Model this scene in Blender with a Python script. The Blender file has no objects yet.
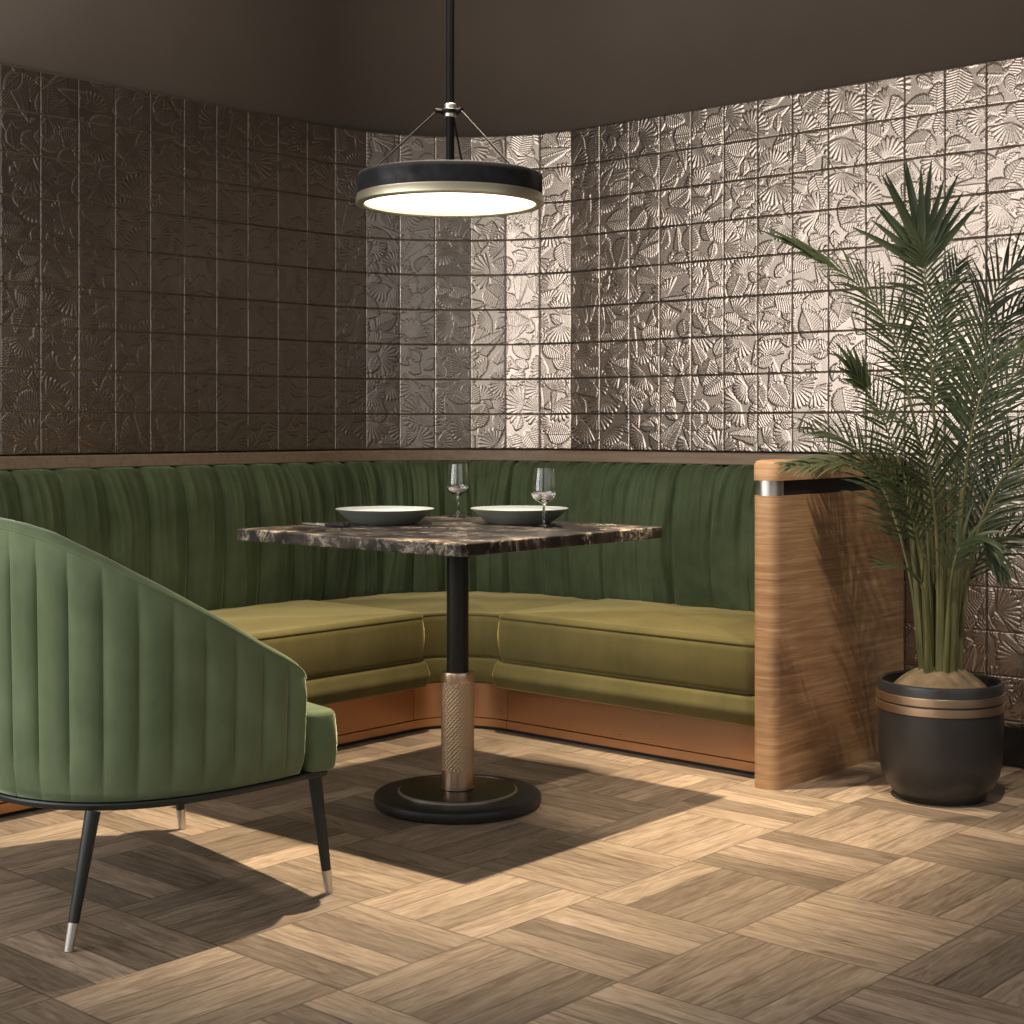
import bpy, bmesh, math, random
import numpy as np
from mathutils import Vector, Matrix

random.seed(7)
rng = np.random.default_rng(11)
PI = math.pi
scn = bpy.context.scene
COL = scn.collection

# ------------------------------------------------------------------ helpers
def link(o, parent=None):
    COL.objects.link(o)
    if parent is not None:
        o.parent = parent
    return o

def tag(o, label=None, cat=None, group=None, kind=None):
    if label: o['label'] = label
    if cat: o['category'] = cat
    if group: o['group'] = group
    if kind: o['kind'] = kind
    return o

def thing(name, label, cat, loc=(0, 0, 0), rz=0.0, group=None):
    o = bpy.data.objects.new(name, None)
    o.empty_display_size = .05
    o.location = loc
    o.rotation_euler = (0, 0, rz)
    link(o)
    return tag(o, label, cat, group)

def mesh_obj(name, verts, faces, mat, parent=None, smooth=True, sharp=None):
    me = bpy.data.meshes.new(name)
    me.from_pydata([tuple(v) for v in verts], [], [tuple(f) for f in faces])
    me.update()
    if smooth:
        me.polygons.foreach_set('use_smooth', [True] * len(me.polygons))
    if mat: me.materials.append(mat)
    if smooth and sharp:
        me.set_sharp_from_angle(angle=math.radians(sharp))
    return link(bpy.data.objects.new(name, me), parent)

def fix_normals(o):
    bm = bmesh.new(); bm.from_mesh(o.data)
    bmesh.ops.recalc_face_normals(bm, faces=bm.faces)
    bm.to_mesh(o.data); bm.free()
    return o

class MB:
    def __init__(s): s.v = []; s.f = []
    def add(s, verts, faces):
        n = len(s.v)
        s.v += [tuple(float(c) for c in v) for v in verts]
        s.f += [tuple(i + n for i in f) for f in faces]
    def box(s, x0, x1, y0, y1, z0, z1):
        s.add([(x0,y0,z0),(x1,y0,z0),(x1,y1,z0),(x0,y1,z0),(x0,y0,z1),(x1,y0,z1),(x1,y1,z1),(x0,y1,z1)],
              [(3,2,1,0),(4,5,6,7),(0,1,5,4),(1,2,6,5),(2,3,7,6),(3,0,4,7)])
    def tube(s, pts, rad, n=10, cap=True):
        pts = [Vector(p) for p in pts]
        if not hasattr(rad, '__len__'): rad = [rad] * len(pts)
        rings = []
        t0 = (pts[1] - pts[0]).normalized()
        up = Vector((0, 0, 1)) if abs(t0.z) < .9 else Vector((1, 0, 0))
        u = t0.cross(up).normalized()
        for i, p in enumerate(pts):
            t = (pts[min(i+1, len(pts)-1)] - pts[max(i-1, 0)]).normalized()
            u = (u - t * u.dot(t)).normalized(); w = t.cross(u)
            rings.append([p + (u*math.cos(2*PI*k/n) + w*math.sin(2*PI*k/n)) * rad[i] for k in range(n)])
        V = [v for r in rings for v in r]; F = []
        for i in range(len(pts)-1):
            for k in range(n):
                a = i*n+k; b = i*n+(k+1) % n
                F.append((a, b, b+n, a+n))
        if cap:
            F.append(tuple(range(n))[::-1]); F.append(tuple(range((len(pts)-1)*n, len(pts)*n)))
        s.add(V, F)
    def lathe(s, prof, n=64, c=(0, 0, 0), close=False):
        V = []; F = []
        for r, z in prof:
            for k in range(n):
                a = 2*PI*k/n
                V.append((c[0]+r*math.cos(a), c[1]+r*math.sin(a), c[2]+z))
        m = len(prof)
        for i in range(m if close else m-1):
            for k in range(n):
                a = i*n+k; b = i*n+(k+1) % n; j = ((i+1) % m)*n
                F.append((a, b, j+(k+1) % n, j+k))
        s.add(V, F)
    def build(s, name, mat, parent=None, smooth=True, sharp=35):
        o = mesh_obj(name, s.v, s.f, mat, parent, smooth, None)
        bm = bmesh.new(); bm.from_mesh(o.data)
        bmesh.ops.remove_doubles(bm, verts=bm.verts, dist=1e-6)
        bmesh.ops.recalc_face_normals(bm, faces=bm.faces)
        bm.to_mesh(o.data); bm.free()
        if smooth and sharp:
            o.data.set_sharp_from_angle(angle=math.radians(sharp))
        return o

def bevel(o, w, seg=3):
    m = o.modifiers.new('edge', 'BEVEL'); m.width = w; m.segments = seg; m.limit_method = 'ANGLE'
    return o

def grid_faces(nu, nv, closed_v=False, closed_u=False):
    F = []
    for i in range(nu if closed_u else nu-1):
        for j in range(nv if closed_v else nv-1):
            a = i*nv+j; b = ((i+1) % nu)*nv+j
            a2 = i*nv+(j+1) % nv; b2 = ((i+1) % nu)*nv+(j+1) % nv
            F.append((a, b, b2, a2))
    return F

def copy_tree(o, parent=None):
    c = o.copy(); COL.objects.link(c); c.parent = parent
    for ch in list(o.children): copy_tree(ch, c)
    return c

# ------------------------------------------------------------------ node materials
def lin(r, g, b):
    f = lambda c: (c/255/12.92) if c/255 <= .04045 else ((c/255+.055)/1.055)**2.4
    return (f(r), f(g), f(b), 1)

class N:
    def __init__(s, name):
        s.m = bpy.data.materials.new(name); s.m.use_nodes = True
        s.t = s.m.node_tree; s.t.nodes.clear()
        s.out = s.t.nodes.new('ShaderNodeOutputMaterial')
        s.b = s.t.nodes.new('ShaderNodeBsdfPrincipled')
        s.t.links.new(s.b.outputs[0], s.out.inputs[0])
    def new(s, typ, **kw):
        n = s.t.nodes.new(typ)
        for k, v in kw.items(): setattr(n, k, v)
        return n
    def put(s, sock, v):
        if isinstance(v, bpy.types.NodeSocket): s.t.links.new(v, sock)
        elif v is not None: sock.default_value = v
    def set(s, **kw):
        for k, v in kw.items(): s.put(s.b.inputs[k.replace('_', ' ')], v)
        return s
    def math(s, op, a, b=None, c=None):
        n = s.new('ShaderNodeMath', operation=op)
        for i, v in enumerate((a, b, c)):
            if v is not None: s.put(n.inputs[i], v)
        return n.outputs[0]
    def coord(s, which='Object'):
        return s.new('ShaderNodeTexCoord').outputs[which]
    def sep(s, v):
        n = s.new('ShaderNodeSeparateXYZ'); s.put(n.inputs[0], v); return n.outputs
    def comb(s, x, y, z=0.0):
        n = s.new('ShaderNodeCombineXYZ')
        for i, v in enumerate((x, y, z)): s.put(n.inputs[i], v)
        return n.outputs[0]
    def mapping(s, v, scale=(1, 1, 1), rot=(0, 0, 0)):
        n = s.new('ShaderNodeMapping'); s.put(n.inputs[0], v)
        n.inputs['Scale'].default_value = scale; n.inputs['Rotation'].default_value = rot
        return n.outputs[0]
    def noise(s, v, scale=5, detail=4, rough=.55, dist=0.0, out='Fac'):
        n = s.new('ShaderNodeTexNoise'); s.put(n.inputs['Vector'], v)
        n.inputs['Scale'].default_value = scale; n.inputs['Detail'].default_value = detail
        n.inputs['Roughness'].default_value = rough; n.inputs['Distortion'].default_value = dist
        return n.outputs[out]
    def ramp(s, f, stops, interp='LINEAR'):
        n = s.new('ShaderNodeValToRGB'); s.put(n.inputs[0], f)
        e = n.color_ramp.elements; n.color_ramp.interpolation = interp
        while len(e) < len(stops): e.new(.5)
        for el, (p, c) in zip(e, stops):
            el.position = p; el.color = c if hasattr(c, '__len__') else (c, c, c, 1)
        return n.outputs[0]
    def mix(s, f, a, b, mode='MIX'):
        n = s.new('ShaderNodeMix', data_type='RGBA', blend_type=mode)
        s.put(n.inputs[0], f); s.put(n.inputs[6], a); s.put(n.inputs[7], b)
        return n.outputs[2]
    def bump(s, h, strength=.3, dist=.01):
        n = s.new('ShaderNodeBump'); s.put(n.inputs['Height'], h)
        n.inputs['Strength'].default_value = strength; n.inputs['Distance'].default_value = dist
        s.put(s.b.inputs['Normal'], n.outputs[0]); return s

def flat(name, col, rough=.5, metal=0.0, **kw):
    n = N(name); n.set(Base_Color=col, Roughness=rough, Metallic=metal, **kw); return n.m

def velvet(name, a, b, nap=1.0, tint=(190, 215, 170)):
    n = N(name); o = n.coord()
    k = n.noise(o, 5.5, 3, .6, .4)
    k2 = n.noise(n.mapping(o, (1, 1, .25)), 26, 3, .6)
    f = n.math('ADD', n.math('MULTIPLY', k, .7), n.math('MULTIPLY', k2, .3))
    c = n.ramp(f, [(.32, a), (.68, b)])
    n.set(Base_Color=c, Roughness=.75, Specular_IOR_Level=.15)
    n.set(Sheen_Weight=min(1, .55*nap), Sheen_Roughness=.32, Sheen_Tint=lin(*tint))
    n.bump(n.noise(o, 420, 2, .5), .12, .001)
    return n.m

def brushed(name, col, rough=.3):
    n = N(name); o = n.coord()
    k = n.noise(n.mapping(o, (3, 3, 120)), 8, 3, .5)
    n.set(Base_Color=col, Metallic=1.0, Roughness=n.math('MULTIPLY_ADD', k, .2, rough-.1))
    return n.m

def oak(name, cols, axis):
    # grain runs along the given object axis
    n = N(name); o = n.coord()
    sc = {'X': (1.2, 22, 22), 'Y': (22, 1.2, 22), 'YZ': (1.6, 1.6, 34)}[axis]
    g = n.noise(n.mapping(o, sc), 2.0, 6, .62, .5)
    fine = n.noise(n.mapping(o, tuple(c*3.2 if c > 5 else c*1.5 for c in sc)), 3.0, 4, .6)
    patch = n.noise(o, 3.5, 3, .5)
    f = n.math('ADD', n.math('MULTIPLY', g, .55), n.math('ADD', n.math('MULTIPLY', fine, .25), n.math('MULTIPLY', patch, .2)))
    c = n.ramp(f, [(.34, cols[0]), (.47, cols[1]), (.56, cols[2]), (.68, cols[3])])
    n.set(Base_Color=c, Roughness=.48, Specular_IOR_Level=.35)
    n.bump(fine, .15, .002)
    return n.m

M = {}
GREEN_A, GREEN_B = lin(74, 88, 68), lin(94, 106, 84)
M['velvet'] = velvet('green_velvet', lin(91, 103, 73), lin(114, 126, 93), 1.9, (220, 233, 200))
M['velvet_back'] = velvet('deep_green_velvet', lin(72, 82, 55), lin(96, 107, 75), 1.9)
M['velvet_seat'] = velvet('olive_velvet', lin(78, 73, 42), lin(95, 87, 52), 1.9, (240, 214, 142))
M['oak_panel'] = oak('oak_panel', (lin(130, 98, 70), lin(156, 121, 88), lin(176, 141, 106), lin(190, 158, 124)), 'YZ')
M['rail_wood'] = oak('rail_wood', (lin(128, 104, 82), lin(142, 118, 94), lin(152, 128, 104), lin(162, 138, 114)), 'X')
M['black_metal'] = flat('black_metal', lin(30, 29, 28), .42, .35)
M['lamp_black'] = flat('lamp_black', lin(15, 13, 12), .55, 0.0, Specular_IOR_Level=.2)
M['dark_frame'] = flat('dark_frame', lin(52, 54, 50), .4, .5)
M['satin_black'] = flat('satin_black', lin(38, 36, 35), .45)
M['black_pot'] = flat('black_planter', lin(44, 42, 41), .36)
M['steel'] = brushed('brushed_steel', lin(212, 206, 196), .38)
M['brass'] = brushed('soft_brass', lin(200, 174, 146), .36)
M['champagne'] = brushed('champagne_metal', lin(206, 198, 172), .46)
M['copper'] = None
n = N('copper_kick'); k = n.noise(n.mapping(n.coord(), (2, 2, 40)), 6, 3)
n.set(Base_Color=lin(176, 134, 100), Metallic=.9, Roughness=n.math('MULTIPLY_ADD', k, .2, .22)); M['copper'] = n.m
M['skirt_black'] = flat('black_skirting', lin(24, 22, 21), .5)
M['porcelain_shade'] = flat('shaded_porcelain', lin(112, 116, 106), .45)  # plate underside: its shade is painted into the grey colour
M['porcelain_grey'] = flat('pale_grey_glaze', lin(196, 198, 188), .35)
M['porcelain_white'] = flat('white_glaze', lin(235, 233, 224), .25)
M['plaster'] = None
n = N('brown_plaster'); k = n.noise(n.coord(), 3, 5)
n.set(Base_Color=n.ramp(k, [(.3, lin(90, 77, 66)), (.7, lin(95, 82, 70))]), Roughness=.9); M['plaster'] = n.m
M['ceiling_paint'] = flat('ceiling_paint', lin(226, 221, 212), .9)
M['dark_room'] = flat('dark_painted_wall', lin(110, 98, 86), .9)
n = N('clear_glass'); n.set(Base_Color=(1, 1, 1, 1), Roughness=0.0, IOR=1.45, Transmission_Weight=1.0); M['glass'] = n.m
n = N('water'); n.set(Base_Color=(1, 1, 1, 1), Roughness=0.0, IOR=1.33, Transmission_Weight=1.0); M['water'] = n.m
n = N('lamp_diffuser')
n.set(Base_Color=(.9, .9, .88, 1), Roughness=.5, Emission_Color=(1, .96, .90, 1), Emission_Strength=3.2); M['diffuser'] = n.m

# dark marble
def marble(name, bumpy):
    n = N(name); o = n.coord()
    w = n.mapping(o, (1, 1, 1), (.2, .3, .6))
    d = n.noise(w, 6, 5, .6, 1.2, 'Color')
    v = n.new('ShaderNodeMixRGB'); v.blend_type = 'ADD'; v.inputs[0].default_value = .22
    n.put(v.inputs[1], w); n.put(v.inputs[2], d)
    a = n.noise(n.mapping(v.outputs[0], (1, 2.6, 1)), 9, 7, .62, .8)
    ridge = n.math('ABSOLUTE', n.math('SUBTRACT', a, .5))
    vein = n.ramp(ridge, [(0, 1.0), (.012, .75), (.035, .1), (.09, 0.0)])
    body = n.ramp(n.noise(v.outputs[0], 7, 6, .65), [(.3, lin(20, 19, 18)), (.5, lin(44, 39, 36)), (.66, lin(80, 71, 64)), (.8, lin(42, 38, 35))])
    gate = n.ramp(n.noise(o, 11, 3), [(.45, 0.0), (.62, 1.0)])
    c = n.mix(n.math('MULTIPLY', vein, gate), body, lin(188, 172, 152))
    n.set(Base_Color=c, Roughness=.34, Specular_IOR_Level=.32)
    if bumpy: n.bump(n.noise(o, 60, 4, .7), .6, .004)
    return n.m
M['marble'] = marble('dark_marble', False)
M['marble_edge'] = marble('rough_marble', True)

# knurled sleeve: lathe with its own UV-free coordinates
M['knurl'] = flat('knurled_brass', lin(196, 170, 140), .3, .95)

# leather-like band of the lamp
n = N('lamp_band'); o = n.coord()
k = n.noise(o, 14, 5, .6, .6)
n.set(Base_Color=n.ramp(k, [(.35, lin(22, 21, 22)), (.7, lin(38, 37, 41))]), Roughness=n.ramp(k, [(.4, .75), (.7, .45)]), Specular_IOR_Level=.3)
n.bump(k, .3, .004); M['lamp_band'] = n.m

# floor: basket-weave wood blocks
n = N('basket_weave_floor'); x, y, z = n.sep(n.coord())
BX, BY, OX, OY, NP = .357, .372, -1.40, 2.275, 4
u = n.math('DIVIDE', n.math('SUBTRACT', x, OX), BX); v = n.math('DIVIDE', n.math('SUBTRACT', y, OY), BY)
iu = n.math('FLOOR', u); iv = n.math('FLOOR', v)
fu = n.math('SUBTRACT', u, iu); fv = n.math('SUBTRACT', v, iv)
par = n.math('FLOORED_MODULO', n.math('ADD', iu, iv), 2.0)     # 0: planks run along X
def sel(a, b):   # a where par==0, b where par==1
    return n.math('ADD', n.math('MULTIPLY', a, n.math('SUBTRACT', 1.0, par)), n.math('MULTIPLY', b, par))
across = sel(fv, fu); along = sel(fu, fv)
t = n.math('MULTIPLY', across, float(NP)); ip = n.math('FLOOR', t); ft = n.math('SUBTRACT', t, ip)
wn = n.new('ShaderNodeTexWhiteNoise', noise_dimensions='3D'); n.put(wn.inputs[0], n.comb(iu, iv, ip))
rnd = wn.outputs['Value']
gv = n.comb(n.math('ADD', n.math('MULTIPLY', along, .36), n.math('MULTIPLY', rnd, 37.0)),
            n.math('ADD', n.math('MULTIPLY', across, .36*7), n.math('MULTIPLY', rnd, 91.0)), n.math('MULTIPLY', rnd, 13.0))
g1 = n.noise(n.mapping(gv, (2.4, 3.0, 1)), 2.6, 6, .62, 1.4)
g2 = n.noise(n.mapping(gv, (6, 26, 1)), 3.0, 4, .6, .3)
g = n.math('ADD', n.math('MULTIPLY', g1, .74), n.math('MULTIPLY', g2, .26))
wood = n.ramp(g, [(.3, lin(108, 90, 72)), (.44, lin(144, 124, 103)), (.56, lin(168, 148, 126)), (.7, lin(184, 166, 144))])
tone = n.ramp(rnd, [(0, .50), (.3, .72), (.65, .92), (1, 1.15)])
wood = n.mix(1.0, wood, tone, 'MULTIPLY')
e1 = n.math('MINIMUM', ft, n.math('SUBTRACT', 1.0, ft))
e2 = n.math('MINIMUM', along, n.math('SUBTRACT', 1.0, along))
gap = n.math('MINIMUM', n.math('MULTIPLY', e1, .09), n.math('MULTIPLY', e2, .36))
gl = n.ramp(gap, [(0, .45), (.0012, .62), (.0022, 1.0)])
wood = n.mix(1.0, wood, gl, 'MULTIPLY')
n.set(Base_Color=wood, Roughness=n.math('MULTIPLY_ADD', g2, .15, .42), Specular_IOR_Level=.4)
n.bump(n.math('ADD', gl, n.math('MULTIPLY', g2, .25)), .25, .0015); M['floor'] = n.m

# embossed metal tile
n = N('bronze_relief_tile')
at = n.new('ShaderNodeAttribute', attribute_name='grout')
k = n.noise(n.coord(), 6, 4)
base = n.ramp(k, [(.3, lin(140, 127, 115)), (.7, lin(150, 137, 124))])
n.set(Base_Color=n.mix(at.outputs['Fac'], base, lin(96, 84, 72)), Metallic=.96, Roughness=n.math('MULTIPLY_ADD', at.outputs['Fac'], .4, .27))
M['tile'] = n.m

# leaves
n = N('palm_leaf'); k = n.noise(n.coord(), 7, 3)
n.set(Base_Color=n.ramp(k, [(.3, lin(52, 61, 42)), (.7, lin(78, 88, 58))]), Roughness=.45, Specular_IOR_Level=.4)
tr = n.new('ShaderNodeBsdfTranslucent'); tr.inputs[0].default_value = lin(92, 112, 52)
ms = n.new('ShaderNodeMixShader'); ms.inputs[0].default_value = .22
n.t.links.new(n.b.outputs[0], ms.inputs[1]); n.t.links.new(tr.outputs[0], ms.inputs[2]); n.t.links.new(ms.outputs[0], n.out.inputs[0])
M['leaf'] = n.m
n = N('palm_stem'); k = n.noise(n.mapping(n.coord(), (8, 8, 1)), 6, 3)
n.set(Base_Color=n.ramp(k, [(.3, lin(70, 74, 40)), (.7, lin(112, 108, 66))]), Roughness=.5); M['stem'] = n.m
n = N('coir_mound'); k = n.noise(n.coord(), 22, 5, .6)
n.set(Base_Color=n.ramp(k, [(.3, lin(84, 70, 50)), (.7, lin(126, 108, 82))]), Roughness=.9); n.bump(k, .5, .01); M['mound'] = n.m

# ------------------------------------------------------------------ layout constants
S, SZ = .1375, .13436                 # tile width and height
AX, AY = -4.342, 3.885                # left wall plane X and where the curved corner starts
TS = np.array([AX, AY])
PTS = [TS]
for k_ in range(1, 8):
    a_ = math.radians(11.25*k_)
    PTS.append(PTS[-1] + S*np.array([math.sin(a_), math.cos(a_)]))
BXW, BYW = PTS[-1]                    # start of right wall
ZB, ROWS = .9400, 9
ZT = ZB + ROWS*SZ
CEIL = 3.25

# ------------------------------------------------------------------ floor, ceiling, painted walls
def quadbox(name, x0, x1, y0, y1, z0, z1, mat, kind='structure', parent=None):
    b = MB(); b.box(x0, x1, y0, y1, z0, z1)
    o = b.build(name, mat, parent, smooth=False)
    if kind: o['kind'] = kind
    return o
XL, XR, YB = -7.6, 1.6, -1.6
NL, NR = 11, 18
YEND = AY-S*NL
quadbox('floor', XL-.2, XR+.2, YB-.2, BYW+.3, -.1, 0, M['floor'])
quadbox('ceiling', XL-.2, XR+.2, YB-.2, BYW+.3, CEIL, CEIL+.1, M['ceiling_paint'])
WIN = ((-6.4, -3.3), (-3.0, -.4))
BZ0, BZ1 = .70, 2.95
xs_ = [XL-.2]+[q for w_ in WIN for q in w_]+[XR+.2]
for k_, nm in enumerate(('wall_back_pier', 'wall_back_post', 'wall_back')):
    quadbox(nm, xs_[2*k_], xs_[2*k_+1], YB-.12, YB, 0, CEIL, M['dark_room'])
for x0, x1 in WIN:
    quadbox('wall_back_sill', x0, x1, YB-.12, YB, 0, BZ0, M['dark_room'])
    quadbox('wall_back_lintel', x0, x1, YB-.12, YB, BZ1, CEIL, M['dark_room'])
for k_, (x0, x1) in enumerate(WIN):
    wf = MB()
    for q in (x0, (x0+x1)/2-.025, x1-.05): wf.box(q, q+.05, YB-.045, YB-.005, BZ0, BZ1)
    for z0 in (BZ0, BZ1-.05): wf.box(x0+.05, x1-.05, YB-.044, YB-.006, z0, z0+.05)
    w = wf.build('window_%d' % (k_+1), M['black_metal'], None, smooth=False); w['kind'] = 'structure'
quadbox('wall_far_left', XL-.2, XL, YB, YEND+.12, 0, CEIL, M['dark_room'])
quadbox('wall_return', XL, AX-.006, YEND, YEND+.12, 0, CEIL, M['dark_room'])
quadbox('wall_low_left', AX-.12, AX, 2.0, YEND, 0, ZB, M['plaster'])
SW0, SW1 = -1.3, 4.1
quadbox('wall_side', XR, XR+.12, SW1, BYW+.3, 0, CEIL, M['dark_room'])
quadbox('wall_side_pier', XR, XR+.12, YB, SW0, 0, CEIL, M['dark_room'])
quadbox('wall_side_sill', XR, XR+.12, SW0, SW1, 0, BZ0, M['dark_room'])
quadbox('wall_side_lintel', XR, XR+.12, SW0, SW1, BZ1, CEIL, M['dark_room'])
wf = MB()
for q in (SW0, (SW0+SW1)/2-.025, SW1-.05): wf.box(XR+.005, XR+.045, q, q+.05, BZ0, BZ1)
for z0 in (BZ0, BZ1-.05): wf.box(XR+.006, XR+.044, SW0+.05, SW1-.05, z0, z0+.05)
w = wf.build('window_3', M['black_metal'], None, smooth=False); w['kind'] = 'structure'  # unseen window added in the side wall to brighten the corner tiles

# tile relief ---------------------------------------------------------------
def leaf_field(W, H, res, count, seed):
    """height field (metres) of embossed tropical leaves, W x H metres; later leaves tuck under earlier ones"""
    r = np.random.default_rng(seed)
    nx, ny = int(round(W/res))+1, int(round(H/res))+1
    hf = np.zeros((nx, ny), np.float32); occ = np.zeros((nx, ny), bool)
    for it in range(count):
        late = it/count
        typ = r.choice(['fan', 'fan', 'monstera', 'monstera', 'fern', 'leaf'])
        L = {'fan': r.uniform(.060, .085), 'monstera': r.uniform(.09, .125), 'fern': r.uniform(.10, .15), 'leaf': r.uniform(.06, .085)}[typ]
        L *= 1-.35*late
        cx, cy, th = r.uniform(0, W), r.uniform(0, H), r.uniform(0, 2*PI)
        R_ = L*1.05
        mx, my = cx+math.cos(th)*L*.5, cy+math.sin(th)*L*.5
        i0, i1 = max(0, int((mx-R_)/res)), min(nx, int((mx+R_)/res)+1)
        j0, j1 = max(0, int((my-R_)/res)), min(ny, int((my+R_)/res)+1)
        if i1 <= i0+2 or j1 <= j0+2: continue
        X, Y = np.meshgrid(np.arange(i0, i1)*res-cx, np.arange(j0, j1)*res-cy, indexing='ij')
        u = (X*math.cos(th)+Y*math.sin(th))/L; v = (-X*math.sin(th)+Y*math.cos(th))/L
        if typ == 'fan':
            rr = np.hypot(u, v); ph = np.arctan2(v, u)
            fr = np.abs(np.sin(ph*r.integers(22, 29)/2))
            edge = np.minimum((.80+.2*fr)-rr, (1.3-np.abs(ph))*np.maximum(rr, .01))
            rid = fr**.8*np.clip(rr*2.2, 0, 1)*.85
        else:
            uc = np.clip(u, 0, 1)
            if typ == 'monstera': w = .42*np.sin(PI*uc**.75)**.75; sp, sl, cv = .0088/L, .55, .5
            elif typ == 'fern': w = .30*(1-uc)**.75*np.clip(uc*9, 0, 1); sp, sl, cv = .0080/L, .75, 0
            else: w = .32*np.sin(PI*uc**.85)**.8; sp, sl, cv = .0085/L, .9, 0
            ph = (u-np.abs(v)*sl+cv*v*v)/sp
            rid = np.abs(np.sin(PI*ph))
            edge = np.minimum(w*(.84+.16*rid)-np.abs(v), np.minimum(u, 1-u))
            rid = np.where(np.abs(v)*L < .0016, 1.1, rid)
        ins = edge > 0; o = occ[i0:i1, j0:j1]
        tot = ins.sum()
        if tot < 40 or (ins & o).sum() > (.30+.25*late)*tot: continue
        m = np.clip(edge*L/.0016, 0, 1)
        body = (.0003+RELIEF*rid)*m
        free = ins & ~o
        hf[i0:i1, j0:j1][free] = body[free]
        grown = edge*L > -.0026
        o |= grown
    return hf
RELIEF = .0012

CELLS = 54
def tile_wall(name, path, nrows, ztop, count, seed, keep=None):
    """path: list of tile vertices (plan); tiles run between consecutive ones"""
    path = [np.array(p) for p in path]
    nt = len(path)-1
    W, H = nt*S, nrows*SZ
    res = S/CELLS
    nx = nt*CELLS+1; ny = nrows*CELLS+1
    fx = np.arange(CELLS+1)/CELLS; fx[1] *= .35; fx[-2] = 1-(1-fx[-2])*.35
    hf = leaf_field(W, nrows*S, res, count, seed)[:nx, :ny]
    loc_i = np.arange(nx) % CELLS; loc_j = np.arange(ny) % CELLS
    gi = (loc_i == 0); gj = (loc_j == 0)
    grout = np.zeros((nx, ny), np.float32); grout[gi, :] = 1; grout[:, gj] = 1
    near = np.zeros((nx, ny), bool)
    near[(loc_i == 1) | (loc_i == CELLS-1), :] = True; near[:, (loc_j == 1) | (loc_j == CELLS-1)] = True
    hf = np.where(near, np.minimum(hf, .0004), hf)
    hf = np.where(grout > 0, -.0010, hf)
    # tiny tilt of each tile
    ti = np.minimum(np.arange(nx)//CELLS, nt-1); tj = np.minimum(np.arange(ny)//CELLS, nrows-1)
    r = np.random.default_rng(seed+5)
    tx = r.normal(0, .0035, (nt, nrows)); ty = r.normal(0, .0035, (nt, nrows))
    du = (loc_i/CELLS-.5)[:, None]*S; dv = (loc_j/CELLS-.5)[None, :]*SZ
    tilt = tx[ti][:, tj]*du + ty[ti][:, tj]*dv
    hf = hf + np.where(grout > 0, 0, tilt)
    P = np.zeros((nx, ny, 3))
    for k in range(nt):
        a, b = path[k], path[k+1]; d = (b-a)/np.linalg.norm(b-a); nrm = np.array([d[1], -d[0]])
        i0, i1 = k*CELLS, (k+1)*CELLS+1
        f = fx[:, None]
        base = a+(b-a)*f
        P[i0:i1, :, 0] = base[:, 0:1]+nrm[0]*hf[i0:i1]
        P[i0:i1, :, 1] = base[:, 1:2]+nrm[1]*hf[i0:i1]
    P[:, :, 2] = (ztop-SZ*(np.arange(ny)//CELLS+fx[np.arange(ny) % CELLS]))[None, :]
    idx = np.arange(nx*ny).reshape(nx, ny)
    a, b, c, d = idx[:-1, :-1], idx[1:, :-1], idx[1:, 1:], idx[:-1, 1:]
    quads = np.stack([a, d, c, b], -1)
    if keep is not None:
        kt = np.arange(nx-1)//CELLS; kr = np.arange(ny-1)//CELLS
        mask = keep(kt[:, None], kr[None, :]) & np.ones((nx-1, ny-1), bool)
        quads = quads[mask]
    quads = quads.reshape(-1, 4)
    used = np.zeros(nx*ny, bool); used[quads.ravel()] = True
    remap = np.cumsum(used)-1
    quads = remap[quads]; V = P.reshape(-1, 3)[used]; G = grout.ravel()[used]
    me = bpy.data.meshes.new(name)
    me.vertices.add(len(V)); me.vertices.foreach_set('co', V.astype(np.float32).ravel())
    me.loops.add(len(quads)*4); me.loops.foreach_set('vertex_index', quads.astype(np.int32).ravel())
    me.polygons.add(len(quads))
    me.polygons.foreach_set('loop_start', np.arange(0, len(quads)*4, 4, dtype=np.int32))
    me.polygons.foreach_set('use_smooth', np.ones(len(quads), bool))
    me.update(calc_edges=True)
    at = me.attributes.new('grout', 'FLOAT', 'POINT'); at.data.foreach_set('value', G.astype(np.float32))
    me.materials.append(M['tile'])
    o = link(bpy.data.objects.new(name, me)); o['kind'] = 'structure'
    return o

left_path = [(AX, AY-S*k) for k in range(NL, -1, -1)]
right_path = [(BXW+S*k, BYW) for k in range(NR+1)]
tile_wall('wall_left', left_path, ROWS, ZT, 2000, 3)
tile_wall('wall_corner', PTS, ROWS, ZT, 1500, 4)
tile_wall('wall_right', right_path, 16, ZT, 6200, 5, keep=lambda kt, kr: (kr < ROWS) | (kt >= 9))
# painted walls above the tiles, set just behind the tile face
up = MB(); TH = .012
pl = [(AX, YB)]+[tuple(p) for p in PTS]+[(XR, BYW)]
def offset_in(p, o):
    return p
def strip(name, pts, z0, z1, mat):
    V = []; F = []
    for x, y in pts: V += [(x, y, z0), (x, y, z1)]
    for i in range(len(pts)-1): F.append((2*i, 2*i+1, 2*i+3, 2*i+2))
    o = mesh_obj(name, V, F, mat, None, smooth=False); o['kind'] = 'structure'
    sm = o.modifiers.new('thick', 'SOLIDIFY'); sm.thickness = .12; sm.offset = 1.0
    return o
BK = .006
arc = [(p[0]-BK*.7, p[1]+BK*.7) for p in PTS]
CCX, CCY, CR = BXW, AY, BXW-AX
strip('wall_upper', [(AX-BK, YEND), (AX-BK, AY-.02)]+[(CCX-(CR+BK)*math.cos(a), CCY+(CR+BK)*math.sin(a)) for a in np.linspace(0, PI/2, 49)]+[(BXW+.02, BYW+BK), (XR, BYW+BK)], ZT, CEIL, M['plaster'])
for q_ in bpy.data.objects['wall_upper'].data.polygons: q_.use_smooth = True
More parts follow.
